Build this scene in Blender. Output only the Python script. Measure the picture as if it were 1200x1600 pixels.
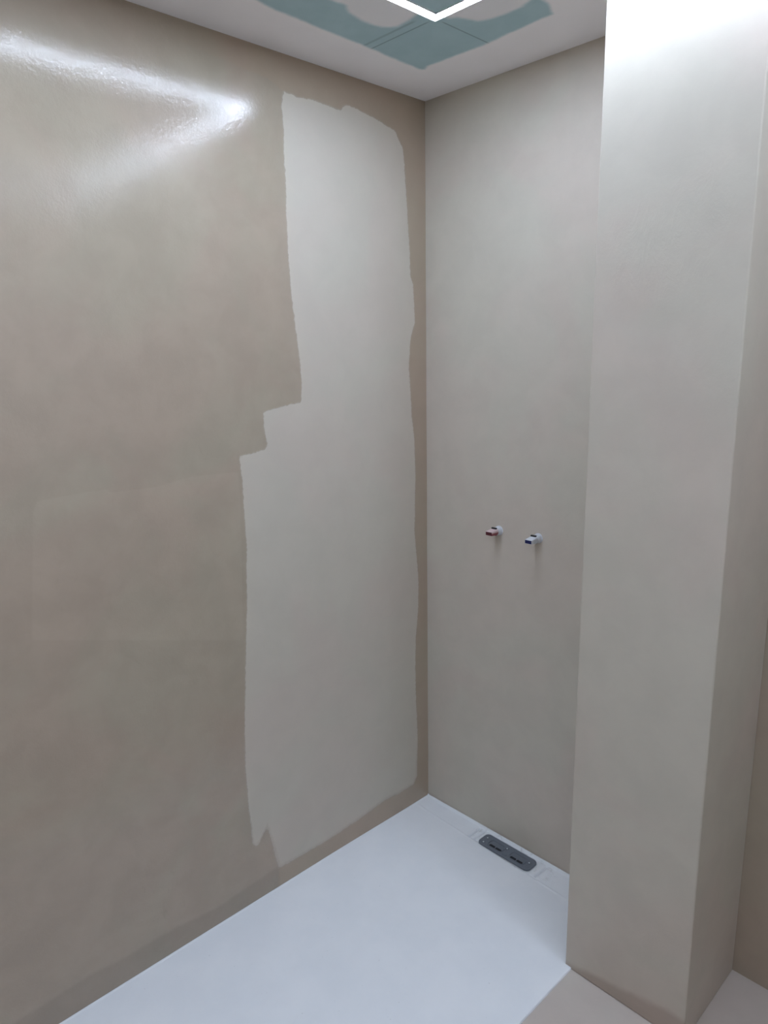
import bpy, bmesh, math
import numpy as np
from mathutils import Vector, Matrix

for o in list(bpy.data.objects):
    bpy.data.objects.remove(o)
scn = bpy.context.scene
COL = scn.collection

# ------------------------------------------------------------------ camera
H = 2.4                                   # ceiling height; corner of the shower is the origin
FPX = 1115.2
cam_d = bpy.data.cameras.new('camera')
cam = bpy.data.objects.new('camera', cam_d)
COL.objects.link(cam)
cam_d.sensor_fit = 'VERTICAL'
cam_d.sensor_height = 36.0
cam_d.lens = FPX / 1600.0 * 36.0
cam_d.clip_start = 0.01
fw = Vector((-0.7076566531998283, 0.6744718610882554, -0.2104988593369642))
rt = Vector((0.6925111522323939, 0.7212009879589929, -0.017246419939648316))
up = Vector((-0.14017976036425545, 0.15797735143721597, 0.9774419630940255))
CP = Vector((1.6534686, -1.7822584, 1.6249679))
cam.matrix_world = Matrix(((rt.x, up.x, -fw.x, CP.x), (rt.y, up.y, -fw.y, CP.y),
                           (rt.z, up.z, -fw.z, CP.z), (0, 0, 0, 1)))
scn.camera = cam

# ------------------------------------------------------------------ light and exposure
world = bpy.data.worlds.new('world')
scn.world = world
world.use_nodes = True
world.node_tree.nodes['Background'].inputs[0].default_value = (0.8, 0.9, 1.0, 1)
world.node_tree.nodes['Background'].inputs[1].default_value = 0.0
LAMP_STRENGTH = 70.0
LAMP_COLOR = (0.82, 0.945, 1.17)
# unseen fill light added behind the camera to brighten the shower corner
rl = bpy.data.lights.new('rear_fill_light', 'AREA')
rl.shape = 'DISK'
rl.size = 0.35
rl.energy = 2.5
rl.color = (0.93, 0.96, 1.0)
rlo = bpy.data.objects.new('rear_fill_light', rl)
rlo.location = (1.35, -2.65, 2.37)
COL.objects.link(rlo)
scn.view_settings.view_transform = 'Standard'
scn.view_settings.look = 'None'
scn.view_settings.gamma = 1.0
scn.view_settings.use_curve_mapping = False
scn.view_settings.exposure = 0.06

# measured plan of the room
XP, YP, XR = 0.790, -0.3066, 1.115        # pier: left face, front face, right face
XT = 0.809                                # tray edge
RX, RY = 2.30, -3.10                      # right wall, rear wall
TRAY_Y = -1.62
LX0, LX1, LY0, LY1 = 0.384, 1.86, -0.378, -1.90   # lamp frame, outer size
LW = 0.028


def ray_hit(x, y, axis, v):
    """point of the wall/ceiling plane (axis = v) seen at photo position x, y"""
    d = fw + rt * ((x - 600) / FPX) - up * ((y - 800) / FPX)
    t = (v - CP[axis]) / d[axis]
    return CP + d * t


# ------------------------------------------------------------------ node helpers
def srgb(c):
    c = c / 255.0
    return c / 12.92 if c <= 0.04045 else ((c + 0.055) / 1.055) ** 2.4


class NT:
    def __init__(s, name):
        s.m = bpy.data.materials.new(name)
        s.m.use_nodes = True
        s.t = s.m.node_tree
        s.b = s.t.nodes['Principled BSDF']
        s.co = None

    def n(s, kind, **kw):
        nd = s.t.nodes.new(kind)
        for k, v in kw.items():
            setattr(nd, k, v)
        return nd

    def put(s, sock, v):
        if hasattr(v, 'is_linked') or isinstance(v, bpy.types.NodeSocket):
            s.t.links.new(v, sock)
        elif v is not None:
            if isinstance(v, (tuple, list)) and len(v) == 3 and len(sock.default_value) == 4:
                v = (*v, 1)
            sock.default_value = v

    def coord(s):
        if s.co is None:
            s.co = s.n('ShaderNodeTexCoord').outputs['Object']
        return s.co

    def noise(s, scale, detail=3, rough=0.5, dist=0.0, stretch=None):
        nd = s.n('ShaderNodeTexNoise')
        v = s.coord()
        if stretch:
            mp = s.n('ShaderNodeMapping')
            mp.inputs['Scale'].default_value = stretch
            s.t.links.new(v, mp.inputs[0])
            v = mp.outputs[0]
        s.t.links.new(v, nd.inputs['Vector'])
        nd.inputs['Scale'].default_value = scale
        nd.inputs['Detail'].default_value = detail
        nd.inputs['Roughness'].default_value = rough
        nd.inputs['Distortion'].default_value = dist
        return nd.outputs['Fac']

    def math(s, op, a, b=0.0, c=0.0, clamp=False):
        nd = s.n('ShaderNodeMath', operation=op)
        nd.use_clamp = clamp
        s.put(nd.inputs[0], a)
        s.put(nd.inputs[1], b)
        s.put(nd.inputs[2], c)
        return nd.outputs[0]

    def ramp(s, v, a, b, lo=0.0, hi=1.0, smooth=True):
        nd = s.n('ShaderNodeMapRange')
        nd.interpolation_type = 'SMOOTHSTEP' if smooth else 'LINEAR'
        s.put(nd.inputs['Value'], v)
        nd.inputs['From Min'].default_value = a
        nd.inputs['From Max'].default_value = b
        nd.inputs['To Min'].default_value = lo
        nd.inputs['To Max'].default_value = hi
        return nd.outputs[0]

    def mix(s, f, a, b, blend='MIX'):
        nd = s.n('ShaderNodeMix', data_type='RGBA', blend_type=blend)
        s.put(nd.inputs[0], f)
        s.put(nd.inputs[6], a)
        s.put(nd.inputs[7], b)
        return nd.outputs[2]

    def attr(s, name):
        return s.n('ShaderNodeAttribute', attribute_name=name).outputs['Fac']

    def bump(s, h, strength, dist, prev=None):
        nd = s.n('ShaderNodeBump')
        nd.inputs['Strength'].default_value = strength
        nd.inputs['Distance'].default_value = dist
        s.put(nd.inputs['Height'], h)
        if prev is not None:
            s.put(nd.inputs['Normal'], prev)
        return nd.outputs[0]

    def out(s, color=None, rough=None, normal=None, **kw):
        s.put(s.b.inputs['Base Color'], color)
        s.put(s.b.inputs['Roughness'], rough)
        if normal is not None:
            s.put(s.b.inputs['Normal'], normal)
        for k, v in kw.items():
            s.put(s.b.inputs[k.replace('_', ' ')], v)
        return s.m


# micro-cement colours (true surface colours)
BARE = (0.548, 0.500, 0.425)
COAT = (0.402, 0.340, 0.266)
BAND = (0.415, 0.337, 0.258)
COAT2 = (0.43, 0.36, 0.30)


def mottle(t, col, amt=1.0):
    """warm / grey-green cloudiness of trowelled micro-cement"""
    n1 = t.noise(2.6, 4, 0.55, 0.6)
    n2 = t.noise(9.0, 5, 0.6, 0.3)
    f1 = t.ramp(n1, 0.38, 0.62)
    c = t.mix(1.0, col, t.mix(f1, (1 - .008 * amt, 1.006, 1 - .004 * amt),
                              (1.012, 1 - .022 * amt, 1 - .02 * amt)), 'MULTIPLY')
    v = t.ramp(n2, 0.3, 0.7, 1 - .03 * amt, 1 + .03 * amt)
    vc = t.n('ShaderNodeCombineXYZ')
    for i in range(3):
        t.put(vc.inputs[i], v)
    return t.mix(1.0, c, vc.outputs[0], 'MULTIPLY')


def mat_left_wall():
    t = NT('micro_cement_left')
    edge = t.noise(70, 5, 0.7)
    edge2 = t.noise(12, 2, 0.5)
    wob = t.math('ADD', t.math('MULTIPLY', t.math('SUBTRACT', edge, 0.5), 0.011),
                 t.math('MULTIPLY', t.math('SUBTRACT', edge2, 0.5), 0.006))
    d = t.math('ADD', t.attr('patch'), wob)
    sep = t.n('ShaderNodeSeparateXYZ')
    t.t.links.new(t.coord(), sep.inputs[0])
    soft = t.ramp(sep.outputs[2], 0.12, 0.34, 0.010, 0.0015)
    m = t.ramp(t.math('DIVIDE', d, soft), -1.0, 1.0)                     # 0 bare, 1 coated
    dband = t.math('ADD', t.attr('band'), wob)
    mb = t.ramp(dband, -0.004, 0.004, 1, 0)            # 1 in the cut-in band
    sep = t.n('ShaderNodeSeparateXYZ')
    t.t.links.new(t.coord(), sep.inputs[0])
    mb = t.math('MULTIPLY', mb, t.ramp(sep.outputs[1], -0.95, -0.60))
    dlow = t.math('ADD', t.attr('strip'), wob)
    ml = t.ramp(dlow, -0.008, 0.008, 1, 0)
    coat = mottle(t, COAT, 1.3)
    coat = t.mix(mb, coat, mottle(t, BAND, 0.8))
    coat = t.mix(t.math('MULTIPLY', ml, 0.85), coat, t.mix(1.0, coat, (0.86, 0.87, 0.88), 'MULTIPLY'))
    lap = t.ramp(t.attr('lap'), 0.0, 0.10, 1, 0)
    lap = t.math('MULTIPLY', lap, t.ramp(t.attr('lap'), -0.003, 0.002, 0, 1))
    coat = t.mix(t.math('MULTIPLY', lap, 0.5), coat, t.mix(1.0, coat, (1.08, 1.08, 1.08), 'MULTIPLY'))
    # scratchy trowel scuffs
    sc = t.noise(38, 6, 0.75, 0.8, (1, 1, 0.5))
    area = t.ramp(t.noise(3.1, 2, 0.5), 0.55, 0.7)
    coat = t.mix(t.math('MULTIPLY', t.ramp(sc, 0.56, 0.68), t.math('MULTIPLY', area, 0.6)), coat,
                 t.mix(1.0, coat, (0.90, 0.91, 0.91), 'MULTIPLY'))
    bare = mottle(t, BARE, 0.7)
    # dried lighter lip along the coat edge
    lip = t.ramp(t.math('ABSOLUTE', t.math('SUBTRACT', d, 0.0015)), 0.0, 0.003, 1, 0)
    col = t.mix(m, bare, coat)
    col = t.mix(t.math('MULTIPLY', lip, 0.18), col, (0.56, 0.52, 0.47))
    # orange-peel skin of the sealer
    fine = t.noise(380, 2, 0.6)
    mid = t.noise(105, 2, 0.7)
    h = t.math('ADD', t.math('MULTIPLY', fine, 0.2), t.math('MULTIPLY', mid, 1.2))
    h = t.math('ADD', h, t.math('MULTIPLY', t.noise(14, 3, 0.5), 1.6))
    nrm = t.bump(t.math('MULTIPLY', h, t.math('ADD', t.math('MULTIPLY', m, 0.75), 0.25)), 0.35, 0.00072)
    rough = t.math('ADD', t.math('MULTIPLY', m, -0.47), 0.62)
    rough = t.math('ADD', rough, t.math('MULTIPLY', t.math('SUBTRACT', mid, 0.5), 0.05))
    return t.out(col, rough, nrm, IOR=1.5)


def mat_wall(name, base, low=None, low_h=0.0, coat_x=None, rough=0.55, slope=0.0, x_at=0.0):
    t = NT(name)
    col = mottle(t, base, 1.0)
    sep = t.n('ShaderNodeSeparateXYZ')
    t.t.links.new(t.coord(), sep.inputs[0])
    wob = t.math('MULTIPLY', t.math('SUBTRACT', t.noise(7, 3, 0.5), 0.5), 0.05)
    if low is not None:
        zz = t.math('SUBTRACT', sep.outputs[2], t.math('MULTIPLY', t.math('SUBTRACT', sep.outputs[0], x_at), slope))
        f = t.ramp(t.math('ADD', zz, wob), low_h - 0.012, low_h + 0.012, 1, 0)
        if slope:                                   # front face of the pier only
            f = t.math('MULTIPLY', f, t.ramp(sep.outputs[1], YP + 0.002, YP + 0.012, 1, 0))
        col = t.mix(f, col, mottle(t, low, 0.6))
    if coat_x is not None:
        f = t.ramp(t.math('ADD', sep.outputs[0], wob), coat_x - 0.01, coat_x + 0.01)
        col = t.mix(f, col, mottle(t, COAT, 1.0))
    h = t.math('ADD', t.math('MULTIPLY', t.noise(260, 2, 0.6), 0.15),
               t.math('MULTIPLY', t.noise(11, 4, 0.6), 1.6))
    tr = t.noise(26, 5, 0.7, 1.2, (1, 1, 0.4))
    area = t.ramp(t.noise(2.3, 2, 0.5), 0.5, 0.68)
    h = t.math('ADD', h, t.math('MULTIPLY', tr, t.math('MULTIPLY', area, 2.2)))
    nrm = t.bump(h, 0.5, 0.0012)
    return t.out(col, rough, nrm, IOR=1.45)


def mat_ceiling():
    t = NT('plasterboard_ceiling')
    wob = t.math('MULTIPLY', t.math('SUBTRACT', t.noise(22, 4, 0.6), 0.5), 0.012)
    g = t.ramp(t.math('ADD', t.attr('green'), wob), -0.008, 0.008, 1, 0)
    f = t.ramp(t.math('ADD', t.attr('filler'), wob), -0.010, 0.008, 1, 0)
    white = t.mix(t.ramp(t.noise(5, 3, 0.5), 0.3, 0.7), (0.90, 0.87, 0.88), (0.93, 0.90, 0.91))
    green = t.mix(t.ramp(t.noise(16, 4, 0.6), 0.3, 0.7), (0.40, 0.56, 0.60), (0.43, 0.59, 0.63))
    thin = t.mix(0.12, white, green)
    c = t.mix(t.math('MULTIPLY', g, t.math('SUBTRACT', 1.0, f)), t.mix(f, white, thin), green)
    sep = t.n('ShaderNodeSeparateXYZ')
    t.t.links.new(t.coord(), sep.inputs[0])

    def line(axis, at, lo, hi, wd):
        d = t.math('ABSOLUTE', t.math('SUBTRACT', sep.outputs[axis], at))
        v = t.ramp(d, wd * 0.3, wd, 1, 0)
        o = sep.outputs[1 - axis]
        return t.math('MULTIPLY', v, t.math('MULTIPLY', t.ramp(o, lo - .01, lo + .01), t.ramp(o, hi - .01, hi + .01, 1, 0)))
    ln = t.math('MAXIMUM', line(1, -0.386, 0.16, 0.37, 0.0035), line(0, 0.392, -0.36, -0.17, 0.0035))
    ln = t.math('MAXIMUM', ln, t.math('MULTIPLY', line(1, -0.413, 0.17, 0.35, 0.006), 0.6))
    c = t.mix(t.math('MULTIPLY', t.math('MULTIPLY', ln, g), t.math('SUBTRACT', 0.5, t.math('MULTIPLY', f, 0.4))),
              c, (0.12, 0.16, 0.19))
    nrm = t.bump(t.math('ADD', t.noise(9, 4, 0.6), t.math('MULTIPLY', t.noise(180, 2, 0.5), 0.1)), 0.4, 0.0015)
    nrm = t.bump(t.math('MULTIPLY', g, t.math('SUBTRACT', 1.0, f)), 0.4, -0.0006, nrm)
    return t.out(c, 0.75, nrm)


def mat_tray():
    t = NT('white_tray')
    c = t.mix(t.ramp(t.noise(6, 4, 0.6), 0.3, 0.7), (0.77, 0.80, 0.83), (0.81, 0.835, 0.86))
    dirt = t.math('MULTIPLY', t.ramp(t.noise(46, 5, 0.7, 0.5), 0.54, 0.70), t.attr('grime'))
    c = t.mix(t.math('MULTIPLY', dirt, 0.6), c, (0.46, 0.47, 0.48))
    c = t.mix(t.math('MULTIPLY', t.attr('seam'), t.ramp(t.noise(35, 3, 0.6), 0.3, 0.7, 0.15, 0.55)), c, (0.42, 0.43, 0.45))
    spec = t.ramp(t.noise(130, 2, 0.4), 0.77, 0.80)
    c = t.mix(t.math('MULTIPLY', spec, 0.35), c, (0.4, 0.41, 0.42))
    nrm = t.bump(t.noise(90, 2, 0.5), 0.15, 0.0005)
    return t.out(c, 0.5, nrm)


def mat_floor():
    t = NT('micro_cement_floor')
    c = mottle(t, (0.50, 0.455, 0.405), 1.0)
    nrm = t.bump(t.noise(14, 4, 0.6), 0.3, 0.001)
    return t.out(c, 0.5, nrm)


def plain(name, col, rough=0.5, bumpy=0.0, scale=200, **kw):
    t = NT(name)
    v = t.ramp(t.noise(scale, 3, 0.6), 0.3, 0.7)
    c = t.mix(v, tuple(x * 0.93 for x in col), tuple(min(1, x * 1.05) for x in col))
    nrm = t.bump(t.noise(scale, 3, 0.6), bumpy, 0.0005) if bumpy else None
    return t.out(c, rough, nrm, **kw)


def mat_lamp():
    m = bpy.data.materials.new('led_diffuser')
    m.use_nodes = True
    nt = m.node_tree
    nt.nodes.remove(nt.nodes['Principled BSDF'])
    e = nt.nodes.new('ShaderNodeEmission')
    e.inputs[0].default_value = (*LAMP_COLOR, 1)
    e.inputs[1].default_value = LAMP_STRENGTH
    nt.links.new(e.outputs[0], nt.nodes['Material Output'].inputs[0])
    return m


# ------------------------------------------------------------------ mesh helpers
def link(name, bm, mat, parent=None, smooth=False):
    me = bpy.data.meshes.new(name)
    bmesh.ops.recalc_face_normals(bm, faces=bm.faces[:])
    bm.to_mesh(me)
    bm.free()
    o = bpy.data.objects.new(name, me)
    COL.objects.link(o)
    for m in (mat if isinstance(mat, (list, tuple)) else [mat]):
        me.materials.append(m)
    if smooth:
        for p in me.polygons:
            p.use_smooth = True
    if parent:
        o.parent = parent
    return o


def box(bm, x0, x1, y0, y1, z0, z1, bev=0.0, seg=2):
    r = bmesh.ops.create_cube(bm, size=1)
    vs = r['verts']
    bmesh.ops.scale(bm, vec=(abs(x1 - x0), abs(y1 - y0), abs(z1 - z0)), verts=vs)
    bmesh.ops.translate(bm, vec=((x0 + x1) / 2, (y0 + y1) / 2, (z0 + z1) / 2), verts=vs)
    if bev:
        es = list({e for v in vs for e in v.link_edges})
        bmesh.ops.bevel(bm, geom=es, offset=bev, segments=seg, affect='EDGES', profile=0.5)


def sdf(P, poly):
    """signed distance of 2-D points P (n,2) to a closed polygon, negative inside"""
    poly = np.array(poly, float)
    d2 = np.full(len(P), 1e9)
    ins = np.zeros(len(P), bool)
    n = len(poly)
    for i in range(n):
        a, b = poly[i], poly[(i + 1) % n]
        e = b - a
        w = P - a
        tt = np.clip((w @ e) / max(e @ e, 1e-12), 0, 1)
        q = w - tt[:, None] * e
        d2 = np.minimum(d2, (q * q).sum(1))
        c = ((a[1] > P[:, 1]) != (b[1] > P[:, 1]))
        xs = a[0] + (P[:, 1] - a[1]) / (e[1] if abs(e[1]) > 1e-12 else 1e-12) * e[0]
        ins ^= c & (P[:, 0] < xs)
    d = np.sqrt(d2)
    return np.where(ins, -d, d)


def slab(name, us, vs, to3, thick, mat):
    """a solid wall/ceiling plate: a gridded visible face at us x vs and a plain back"""
    nu, nv = len(us), len(vs)
    U, V = np.meshgrid(us, vs, indexing='ij')
    front = [to3(u, v, 0.0) for u, v in zip(U.ravel(), V.ravel())]
    idx = lambda i, j: i * nv + j
    faces = [(idx(i, j), idx(i + 1, j), idx(i + 1, j + 1), idx(i, j + 1))
             for i in range(nu - 1) for j in range(nv - 1)]
    ring = [idx(i, 0) for i in range(nu)] + [idx(nu - 1, j) for j in range(1, nv)] + \
           [idx(i, nv - 1) for i in range(nu - 2, -1, -1)] + [idx(0, j) for j in range(nv - 2, 0, -1)]
    base = len(front)
    back = [to3(U.ravel()[k], V.ravel()[k], thick) for k in ring]
    n = len(ring)
    faces += [(ring[k], base + k, base + (k + 1) % n, ring[(k + 1) % n]) for k in range(n)]
    faces.append(tuple(base + k for k in range(n)))
    me = bpy.data.meshes.new(name)
    me.from_pydata(front + back, [], faces)
    me.validate()
    bm = bmesh.new()
    bm.from_mesh(me)
    bmesh.ops.recalc_face_normals(bm, faces=bm.faces[:])
    bm.to_mesh(me)
    bm.free()
    o = bpy.data.objects.new(name, me)
    COL.objects.link(o)
    me.materials.append(mat)
    P = np.column_stack([np.concatenate([U.ravel(), U.ravel()[ring]]),
                         np.concatenate([V.ravel(), V.ravel()[ring]])])
    return o, P


def add_attr(o, name, vals):
    a = o.data.attributes.new(name, 'FLOAT', 'POINT')
    a.data.foreach_set('value', np.asarray(vals, dtype=np.float32))


def structure(o):
    o['kind'] = 'structure'
    return o


def tag(o, label, cat, group=None):
    o['label'] = label
    o['category'] = cat
    if group:
        o['group'] = group
    return o


# ------------------------------------------------------------------ left wall (x = 0)
def wl(pts):
    out = []
    for p in pts:
        h = ray_hit(p[0], p[1], 0, 0.0)
        out.append((h.y, h.z))
    return out


patch_px = [(443, 143), (440, 167), (443, 197), (444.5, 241), (447, 279), (447.5, 330), (450, 395),
            (456, 460), (464, 530), (469, 565), (472, 599), (471, 630), (455.5, 632), (430, 638),
            (411.5, 644), (413.5, 674), (417.5, 692), (416.5, 701), (397, 708.5), (374.5, 713),
            (379, 752), (383.5, 818), (385.6, 860), (386, 925), (385, 998), (383, 1080), (382.7, 1150),
            (384, 1207), (390, 1269), (396, 1318), (401, 1322), (409, 1306), (418, 1286), (426, 1312),
            (436.5, 1353), (441, 1352), (473, 1334), (507, 1314), (541, 1292), (570, 1272), (601, 1249),
            (623.5, 1238), (646, 1224), (650, 1212), (652, 1150), (649, 1060), (649, 1000), (653, 950),
            (653.5, 905), (647.5, 830), (648, 785), (649, 740), (647.5, 692), (643, 650), (640, 590),
            (638.5, 575), (640, 545), (641, 530), (648, 505), (647, 480), (645, 445), (641, 432),
            (639.5, 388), (634.7, 307), (631, 251), (629, 230), (620.7, 213), (618, 205), (606.7, 199),
            (595, 190), (564.7, 175), (541, 164), (537, 166), (533, 172.5), (513, 165.5), (490, 157),
            (466.7, 152.7), (455, 147)]
# cut-in band: darker second coat between the patch and ceiling / corner / tray
band_px = [(436, 136), (436.5, 1356), (441, 1352), (473, 1334), (470, 800), (470, 400), (446, 150)]
patch = wl(patch_px)
k0 = [i for i, p in enumerate(patch_px) if p == (436.5, 1353)][0]
band = [(patch[0][0] - 0.5, H + .05), (patch[0][0] - 0.5, patch[0][1] + 0.06), (patch[0][0] - 0.05, patch[0][1] + 0.02)] + [patch[0]] + \
       [patch[i] for i in range(len(patch) - 1, k0 - 1, -1)] + \
       [(patch[k0][0] - .02, -.05), (0.05, -0.05), (0.05, H + .05)]
strip = wl([(436, 1353), (340, 1418), (252, 1462), (192, 1498), (140, 1524), (60, 1575), (20, 1600)]) + \
    [(-1.75, 0.06), (-1.75, -0.05)]
strip.append((patch[k0][0], -0.05))
lap = wl([(52, 800), (58, 784), (130, 770), (168, 765), (172, 770), (240, 762), (300, 745), (372, 738),
          (376, 800), (380, 1000), (50, 1000)])

ys = np.linspace(RY, 0, 341)
zs = np.linspace(0, H, 265)
zs = np.concatenate([[-0.1], zs])
left, P = slab('wall_left', ys, zs, lambda u, v, t: (-t, u, v), 0.1, mat_left_wall())
structure(left)
add_attr(left, 'patch', sdf(P, patch))
add_attr(left, 'band', sdf(P, band))
add_attr(left, 'strip', sdf(P, strip))
add_attr(left, 'lap', -sdf(P, lap))

# ------------------------------------------------------------------ other walls and pier
wall_m = mat_wall('micro_cement_back', BARE, COAT2, 0.006, 1.0)
b = bmesh.new()
box(b, -0.1, RX + 0.1, 0, 0.1, -0.1, H)
structure(link('wall_back', b, wall_m))
pier_m = mat_wall('micro_cement_pier', BARE, COAT2, 0.012, slope=0.17, x_at=XP)
b = bmesh.new()
box(b, XP, XR, YP, 0.0, -0.004, H, 0.004, 3)
structure(link('wall_pier', b, pier_m, smooth=False))
white_w = mat_wall('primed_wall', (0.54, 0.50, 0.45))
b = bmesh.new()
box(b, RX, RX + 0.1, RY, 0, -0.1, H)
structure(link('wall_right', b, white_w))
b = bmesh.new()
box(b, -0.1, RX + 0.1, RY - 0.1, RY, -0.1, H)
structure(link('wall_rear', b, white_w))

# ------------------------------------------------------------------ floor
b = bmesh.new()
box(b, XT, RX + 0.1, RY - 0.1, 0.1, -0.104, -0.004)
box(b, -0.1, XT, RY - 0.1, TRAY_Y, -0.104, -0.004)
box(b, -0.1, XT, TRAY_Y, 0.1, -0.104, -0.0205)       # recess that takes the tray
structure(link('floor', b, mat_floor()))

# ------------------------------------------------------------------ ceiling
def cl(pts):
    return [tuple(ray_hit(x, y, 2, H))[:2] for x, y in pts]


green = [(0.186, -1.9), (0.190, -0.75)] + cl([(430, 15), (500, 44), (560, 68), (620, 93), (655, 108), (663, 109),
        (668, 103), (690, 95), (757, 70), (800, 50), (840, 32), (863, 22), (858.5, 7), (849, 0)]) + \
        [(0.60, -0.45), (1.3, -0.47), (1.3, -1.9)]
fill_a = cl([(540, 8), (545, 20), (568, 34), (585, 40), (597, 42.5), (610, 43), (622, 41), (640, 31), (653, 22.5)]) + \
    [(0.41, -0.42), (0.41, -1.5), (0.30, -1.5), (0.275, -0.9)]
fill_b = cl([(700, 30), (713, 27), (730, 31), (747, 33), (770, 29), (791, 22), (815, 11), (830, 0)]) + \
    [(0.60, -0.33), (0.60, -0.40), (0.42, -0.395)]
fill_c = [(0.44, -0.58), (0.47, -0.50), (0.53, -0.50), (1.2, -0.55), (1.2, -1.9), (0.5, -1.9)]
xs = np.linspace(-0.1, RX + 0.1, 241)
yy = np.linspace(RY - 0.1, 0.1, 331)
ceil, P = slab('ceiling', xs, yy, lambda u, v, t: (u, v, H + t), 0.1, mat_ceiling())
structure(ceil)
add_attr(ceil, 'green', sdf(P, green))
add_attr(ceil, 'filler', np.minimum(np.minimum(sdf(P, fill_a), sdf(P, fill_b)), sdf(P, fill_c)))


# ------------------------------------------------------------------ recessed LED frame lamp
lamp = bpy.data.objects.new('ceiling_light', None)
COL.objects.link(lamp)
lamp.location = ((LX0 + LX1) / 2, (LY0 + LY1) / 2, H)
tag(lamp, 'bright white square LED strip frame recessed in the ceiling', 'light')


def frame_mesh(x0, x1, y0, y1, w, z0, z1):
    bm = bmesh.new()
    o = [(x0, y0), (x1, y0), (x1, y1), (x0, y1)]
    i = [(x0 + w, y0 - w), (x1 - w, y0 - w), (x1 - w, y1 + w), (x0 + w, y1 + w)]
    V = {}
    for z in (z0, z1):
        for nme, ring in (('o', o), ('i', i)):
            V[nme, z] = [bm.verts.new((p[0] - lamp.location.x, p[1] - lamp.location.y, z - H)) for p in ring]
    for k in range(4):
        j = (k + 1) % 4
        for z in (z0, z1):
            bm.faces.new((V['o', z][k], V['o', z][j], V['i', z][j], V['i', z][k]))
        for nme in 'oi':
            bm.faces.new((V[nme, z0][k], V[nme, z0][j], V[nme, z1][j], V[nme, z1][k]))
    return bm


link('diffuser', frame_mesh(LX0 + .002, LX1 - .002, LY0 - .002, LY1 + .002, LW - .004, H - 0.0015, H - 0.0004),
     mat_lamp(), lamp)
profile_m = plain('white_profile', (0.75, 0.75, 0.75), 0.4)
hb = frame_mesh(LX0, LX1, LY0, LY1, 0.002, H - 0.002, H - 0.0001)
link('outer_profile', hb, profile_m, lamp)
w_ = LW - 0.002
link('inner_profile', frame_mesh(LX0 + w_, LX1 - w_, LY0 - w_, LY1 + w_, 0.002, H - 0.002, H - 0.0001), profile_m, lamp)


# ------------------------------------------------------------------ shower tray with drain channel
def smooth(e0, e1, x):
    t = np.clip((x - e0) / (e1 - e0), 0, 1)
    return t * t * (3 - 2 * t)


ux = np.unique(np.round(np.concatenate([np.linspace(0, 0.02, 9), np.linspace(0.02, 0.22, 41), np.linspace(0.22, 0.32, 101), np.linspace(0.32, 0.51, 50), np.linspace(0.51, 0.60, 91),
                                        np.linspace(0.60, XP, 39), [XP + .006, XT - .003, XT - .001, XT]]), 5))
uy = np.unique(np.round(np.concatenate([np.linspace(-0.0, -0.13, 66), np.linspace(-0.13, -0.32, 30), [YP],
                                        np.linspace(-0.32, TRAY_Y, 53), [TRAY_Y + .002]]), 5))


def tray_h(x, y):
    # front lip of the channel, running a little askew from the corner to the pier
    yc = -0.071 - 0.036 * (x - 0.044)
    mid = smooth(0.245, 0.262, x) * smooth(0.56, 0.545, x)         # drain pocket
    dep = 0.0045 * smooth(yc - 0.005, yc + 0.003, y) * smooth(-0.003, -0.009, y) * smooth(0.02, 0.06, x)
    groove = 0.0070 * (np.exp(-((x - 0.262) / 0.0036) ** 2) + 0.9 * np.exp(-((x - 0.284) / 0.0045) ** 2)
                       + 0.9 * np.exp(-((x - 0.537) / 0.0045) ** 2)) * smooth(-0.084, -0.076, y) * smooth(-0.008, -0.014, y)
    rise = 0.0022 * mid * smooth(-0.086, -0.078, y) * smooth(-0.01, -0.016, y)
    lip = 0.0035 * smooth(-0.0045, -0.0025, y)
    lipl = 0.002 * smooth(0.004, 0.002, x)
    ridge = 0.0026 * np.exp(-((y - (yc - 0.002)) / 0.0045) ** 2) * (1 - mid) * smooth(0.0, 0.05, x)
    fall = 0.004 * smooth(-0.5, -0.09, y)
    edge = -0.0012 * smooth(XT - .003, XT, x)
    return 0.004 - fall - dep - groove + rise + lip + lipl + ridge + edge


def in_tray(xm, ym):
    return not (xm > XP and ym > YP)


bm = bmesh.new()
nx, ny = len(ux), len(uy)
grid = {}
for i in range(nx):
    hv = tray_h(np.full(ny, ux[i]), uy)
    for j in range(ny):
        grid[i, j] = bm.verts.new((ux[i], uy[j], hv[j]))
for i in range(nx - 1):
    for j in range(ny - 1):
        if in_tray((ux[i] + ux[i + 1]) / 2, (uy[j] + uy[j + 1]) / 2):
            bm.faces.new((grid[i, j], grid[i + 1, j], grid[i + 1, j + 1], grid[i, j + 1]))
bmesh.ops.delete(bm, geom=[v for v in bm.verts if not v.link_faces], context='VERTS')
be = [e for e in bm.edges if len(e.link_faces) == 1]
ex = bmesh.ops.extrude_edge_only(bm, edges=be)
for v in [g for g in ex['geom'] if isinstance(g, bmesh.types.BMVert)]:
    v.co.z = -0.020
tray = link('shower_tray', bm, mat_tray(), smooth=True)
tray.data.materials[0].name = 'white_tray'
co = np.empty(len(tray.data.vertices) * 3)
tray.data.vertices.foreach_get('co', co)
co = co.reshape(-1, 3)
grime = smooth(0.24, 0.27, co[:, 0]) * smooth(0.60, 0.54, co[:, 0]) * smooth(-0.10, -0.085, co[:, 1])
add_attr(tray, 'grime', grime)
cx, cy = co[:, 0], co[:, 1]
seam = sum(k * np.exp(-((cx - a) / 0.0028) ** 2) for a, k in ((0.262, 1.0), (0.284, 0.9), (0.537, 0.8)))
seam = seam * smooth(-0.082, -0.074, cy) * smooth(-0.012, -0.018, cy)
add_attr(tray, 'seam', np.clip(seam, 0, 1))
tag(tray, 'white rectangular shower tray along the left wall with a recessed drain channel', 'shower tray')

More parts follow.
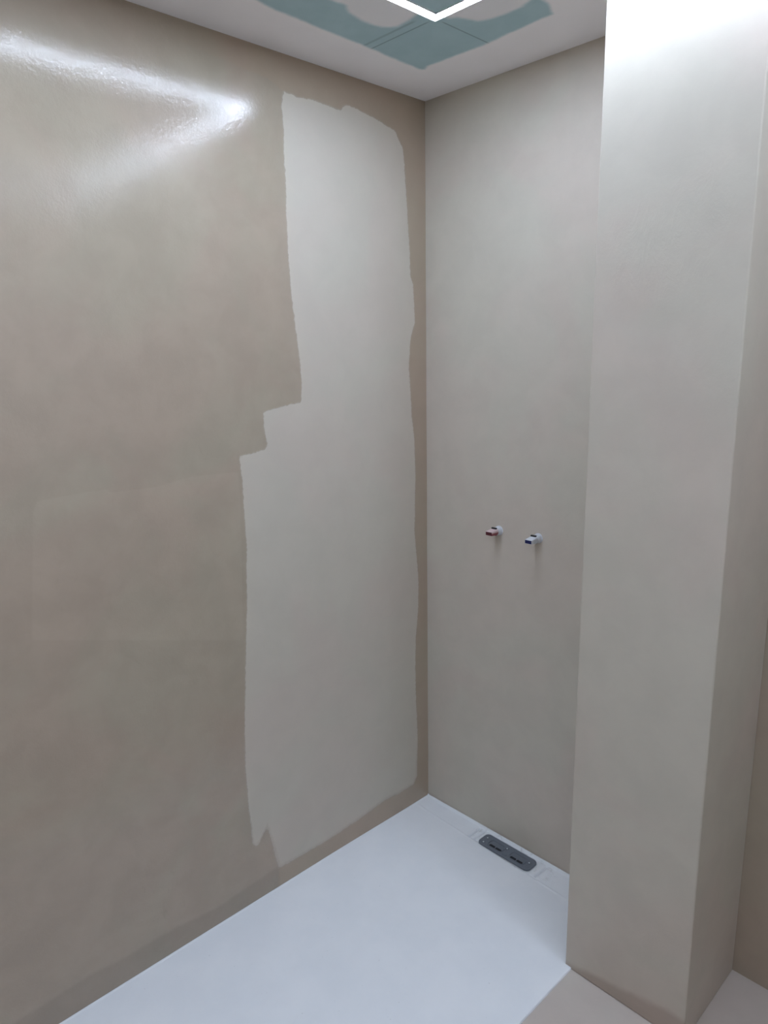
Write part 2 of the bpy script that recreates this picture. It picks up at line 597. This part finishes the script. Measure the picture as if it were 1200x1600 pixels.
# ------------------------------------------------------------------ drain cover
drain = bpy.data.objects.new('drain_cover', None)
COL.objects.link(drain)
DC = Vector((0.407, -0.0535, 0.0015))
drain.location = DC
tag(drain, 'dark grey rounded drain plate with black slots in the tray channel', 'drain cover')
DL, DW, DR = 0.208, 0.062, 0.017          # length, width, corner radius


def rr(hx, hy, r, n=8):
    pts = []
    for cx, cy, a0 in ((hx - r, hy - r, 0), (-hx + r, hy - r, 90), (-hx + r, -hy + r, 180), (hx - r, -hy + r, 270)):
        for k in range(n + 1):
            a = math.radians(a0 + 90 * k / n)
            pts.append((cx + r * math.cos(a), cy + r * math.sin(a)))
    return pts


def prism(bm, profile):
    """profile: list of (point ring, z); rings have the same count"""
    rings = [[bm.verts.new((p[0], p[1], z)) for p in ring] for ring, z in profile]
    n = len(rings[0])
    for a, c in zip(rings, rings[1:]):
        for k in range(n):
            bm.faces.new((a[k], a[(k + 1) % n], c[(k + 1) % n], c[k]))
    bm.faces.new(rings[0][::-1])
    bm.faces.new(rings[-1])


plate_m = plain('grey_plastic', (0.145, 0.165, 0.195), 0.38, 0.15, 300)
dark_m = plain('slot_black', (0.008, 0.009, 0.013), 0.6)
rim_m = plain('grey_plastic_rim', (0.072, 0.084, 0.10), 0.5)
stud_m = plain('stud_metal', (0.48, 0.52, 0.56), 0.35)
hx, hy = DL / 2, DW / 2
bm = bmesh.new()
prism(bm, [(rr(hx, hy, DR), -0.001), (rr(hx, hy, DR), 0.0022), (rr(hx - .0008, hy - .0008, DR - .0008), 0.003),
           (rr(hx - .004, hy - .004, DR - .004), 0.003), (rr(hx - .005, hy - .005, DR - .005), 0.0022)])
link('plate', bm, plate_m, drain)
# recessed pockets with two slots each
for sx, pts in ((-0.041, ((-0.0107, 0.0), (0.0145, 0.0))), (0.0465, ((-0.0125, 0.0), (0.0125, 0.0)))):
    bm = bmesh.new()
    outer = rr(0.030, 0.0165, 0.012)
    inner = rr(0.0285, 0.015, 0.011)
    t0 = [bm.verts.new((p[0] + sx, p[1] - 0.0025, 0.0023)) for p in outer]
    t1 = [bm.verts.new((p[0] + sx, p[1] - 0.0025, 0.0042)) for p in rr(0.0294, 0.0159, 0.0115)]
    t2 = [bm.verts.new((p[0] + sx, p[1] - 0.0025, 0.0023)) for p in inner]
    n = len(t0)
    for A, B in ((t0, t1), (t1, t2)):
        for k in range(n):
            bm.faces.new((A[k], A[(k + 1) % n], B[(k + 1) % n], B[k]))
    link('slot_rim', bm, plate_m, drain)
    for px, py in pts:
        bm = bmesh.new()
        prism(bm, [([(p[0] + sx + px, p[1] - 0.0125 + py) for p in rr(0.0112, 0.0054, 0.0040, 4)], 0.0018),
                   ([(p[0] + sx + px, p[1] - 0.0125 + py) for p in rr(0.0112, 0.0054, 0.0040, 4)], 0.00245)])
        link('slot', bm, dark_m, drain)
# tab between the pockets and the studs
bm = bmesh.new()
prism(bm, [([(p[0] + 0.001, p[1] - 0.017) for p in rr(0.010, 0.004, 0.003, 4)], 0.002),
           ([(p[0] + 0.001, p[1] - 0.017) for p in rr(0.009, 0.0032, 0.0025, 4)], 0.0036)])
link('latch', bm, plate_m, drain)
for px, py in ((-0.0885, 0.0095), (-0.0865, -0.0165), (-0.0075, 0.0115), (0.085, 0.006)):
    bm = bmesh.new()
    ringp = lambda r: [(px + r * math.cos(2 * math.pi * k / 20), py + r * math.sin(2 * math.pi * k / 20)) for k in range(20)]
    prism(bm, [(ringp(0.0050), 0.0018), (ringp(0.0050), 0.0028), (ringp(0.0042), 0.0030), (ringp(0.0034), 0.0026)])
    hole = link('screw_hole', bm, rim_m, drain)
    bm = bmesh.new()
    prism(bm, [(ringp(0.0032), 0.0022), (ringp(0.0032), 0.0034), (ringp(0.0024), 0.0042), (ringp(0.0006), 0.0045)])
    link('screw', bm, stud_m, hole, smooth=True)


# ------------------------------------------------------------------ pipe test plugs on the back wall
white_p = plain('white_plastic', (0.60, 0.62, 0.66), 0.4)
black_p = plain('slot_shadow_black', (0.01, 0.01, 0.012), 0.6)
grey_p = plain('grey_shell', (0.40, 0.41, 0.45), 0.45)


def ring_y(bm, pts, y):
    return [bm.verts.new((p[0], y, p[1])) for p in pts]


def loft_y(bm, profs, cap0=True, cap1=True):
    rs = [ring_y(bm, p, y) for p, y in profs]
    n = len(rs[0])
    for a, c in zip(rs, rs[1:]):
        for k in range(n):
            bm.faces.new((a[k], a[(k + 1) % n], c[(k + 1) % n], c[k]))
    if cap0:
        bm.faces.new(rs[0])
    if cap1:
        bm.faces.new(rs[-1][::-1])


def circ(r, n=36, cz=0.0):
    return [(r * math.cos(2 * math.pi * (k + .5) / n), cz + r * math.sin(2 * math.pi * (k + .5) / n)) for k in range(n)]


def rbox(hx, hz, r, cz=0.0):
    return [(p[0], p[1] + cz) for p in rr(hx, hz, r, 8)]


def plug(name, x, z, label, tip_m, body_m, shell_m, dz):
    root = bpy.data.objects.new(name, None)
    COL.objects.link(root)
    root.location = (x, 0, z)
    tag(root, label, 'pipe plug', 'pipe plugs on the back wall')
    bm = bmesh.new()
    R = 0.0135
    loft_y(bm, [(circ(R + .002), 0.001), (circ(R + .002), -0.002), (circ(R), -0.003), (circ(R), -0.018),
                (circ(R - .001), -0.0195), (circ(R - .003), -0.0205)])
    link('plug_body', bm, shell_m, root, smooth=False)
    bm = bmesh.new()
    loft_y(bm, [(circ(R * .93), -0.0195), (circ(R * .93), -0.022), (rbox(R * .93, R * .80, .006, -0.001), -0.027),
                (rbox(0.0128, 0.0078, .003, dz * .6), -0.038),
                (rbox(0.0126, 0.0062, .0015, dz), -0.052), (rbox(0.0116, 0.0052, .001, dz), -0.0528)])
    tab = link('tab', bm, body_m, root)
    bm = bmesh.new()
    loft_y(bm, [(rbox(0.0113, 0.0050, .0008, dz), -0.0520), (rbox(0.0113, 0.0050, .0008, dz), -0.0533)])
    f = link('end_face', bm, tip_m, tab)
    f['label'] = label.split()[0] + ' coloured end face'
    bm = bmesh.new()
    box(bm, -0.0095, 0.0085, -0.0285, -0.0215, 0.0080, 0.0140, 0.001)
    link('slot', bm, black_p, root)
    return root


red_tip = plain('dark_red_plastic', (0.075, 0.004, 0.010), 0.45)
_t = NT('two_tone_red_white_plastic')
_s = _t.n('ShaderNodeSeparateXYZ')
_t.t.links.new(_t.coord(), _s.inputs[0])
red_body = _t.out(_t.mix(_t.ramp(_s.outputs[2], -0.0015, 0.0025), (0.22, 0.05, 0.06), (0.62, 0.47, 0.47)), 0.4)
blue_tip = plain('navy_blue_plastic', (0.004, 0.008, 0.075), 0.45)
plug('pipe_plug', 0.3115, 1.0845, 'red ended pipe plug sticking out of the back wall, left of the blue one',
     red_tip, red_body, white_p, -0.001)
plug('pipe_plug', 0.4590, 1.0845, 'blue ended white pipe plug sticking out of the back wall, nearer the pier',
     blue_tip, white_p, white_p, -0.002)
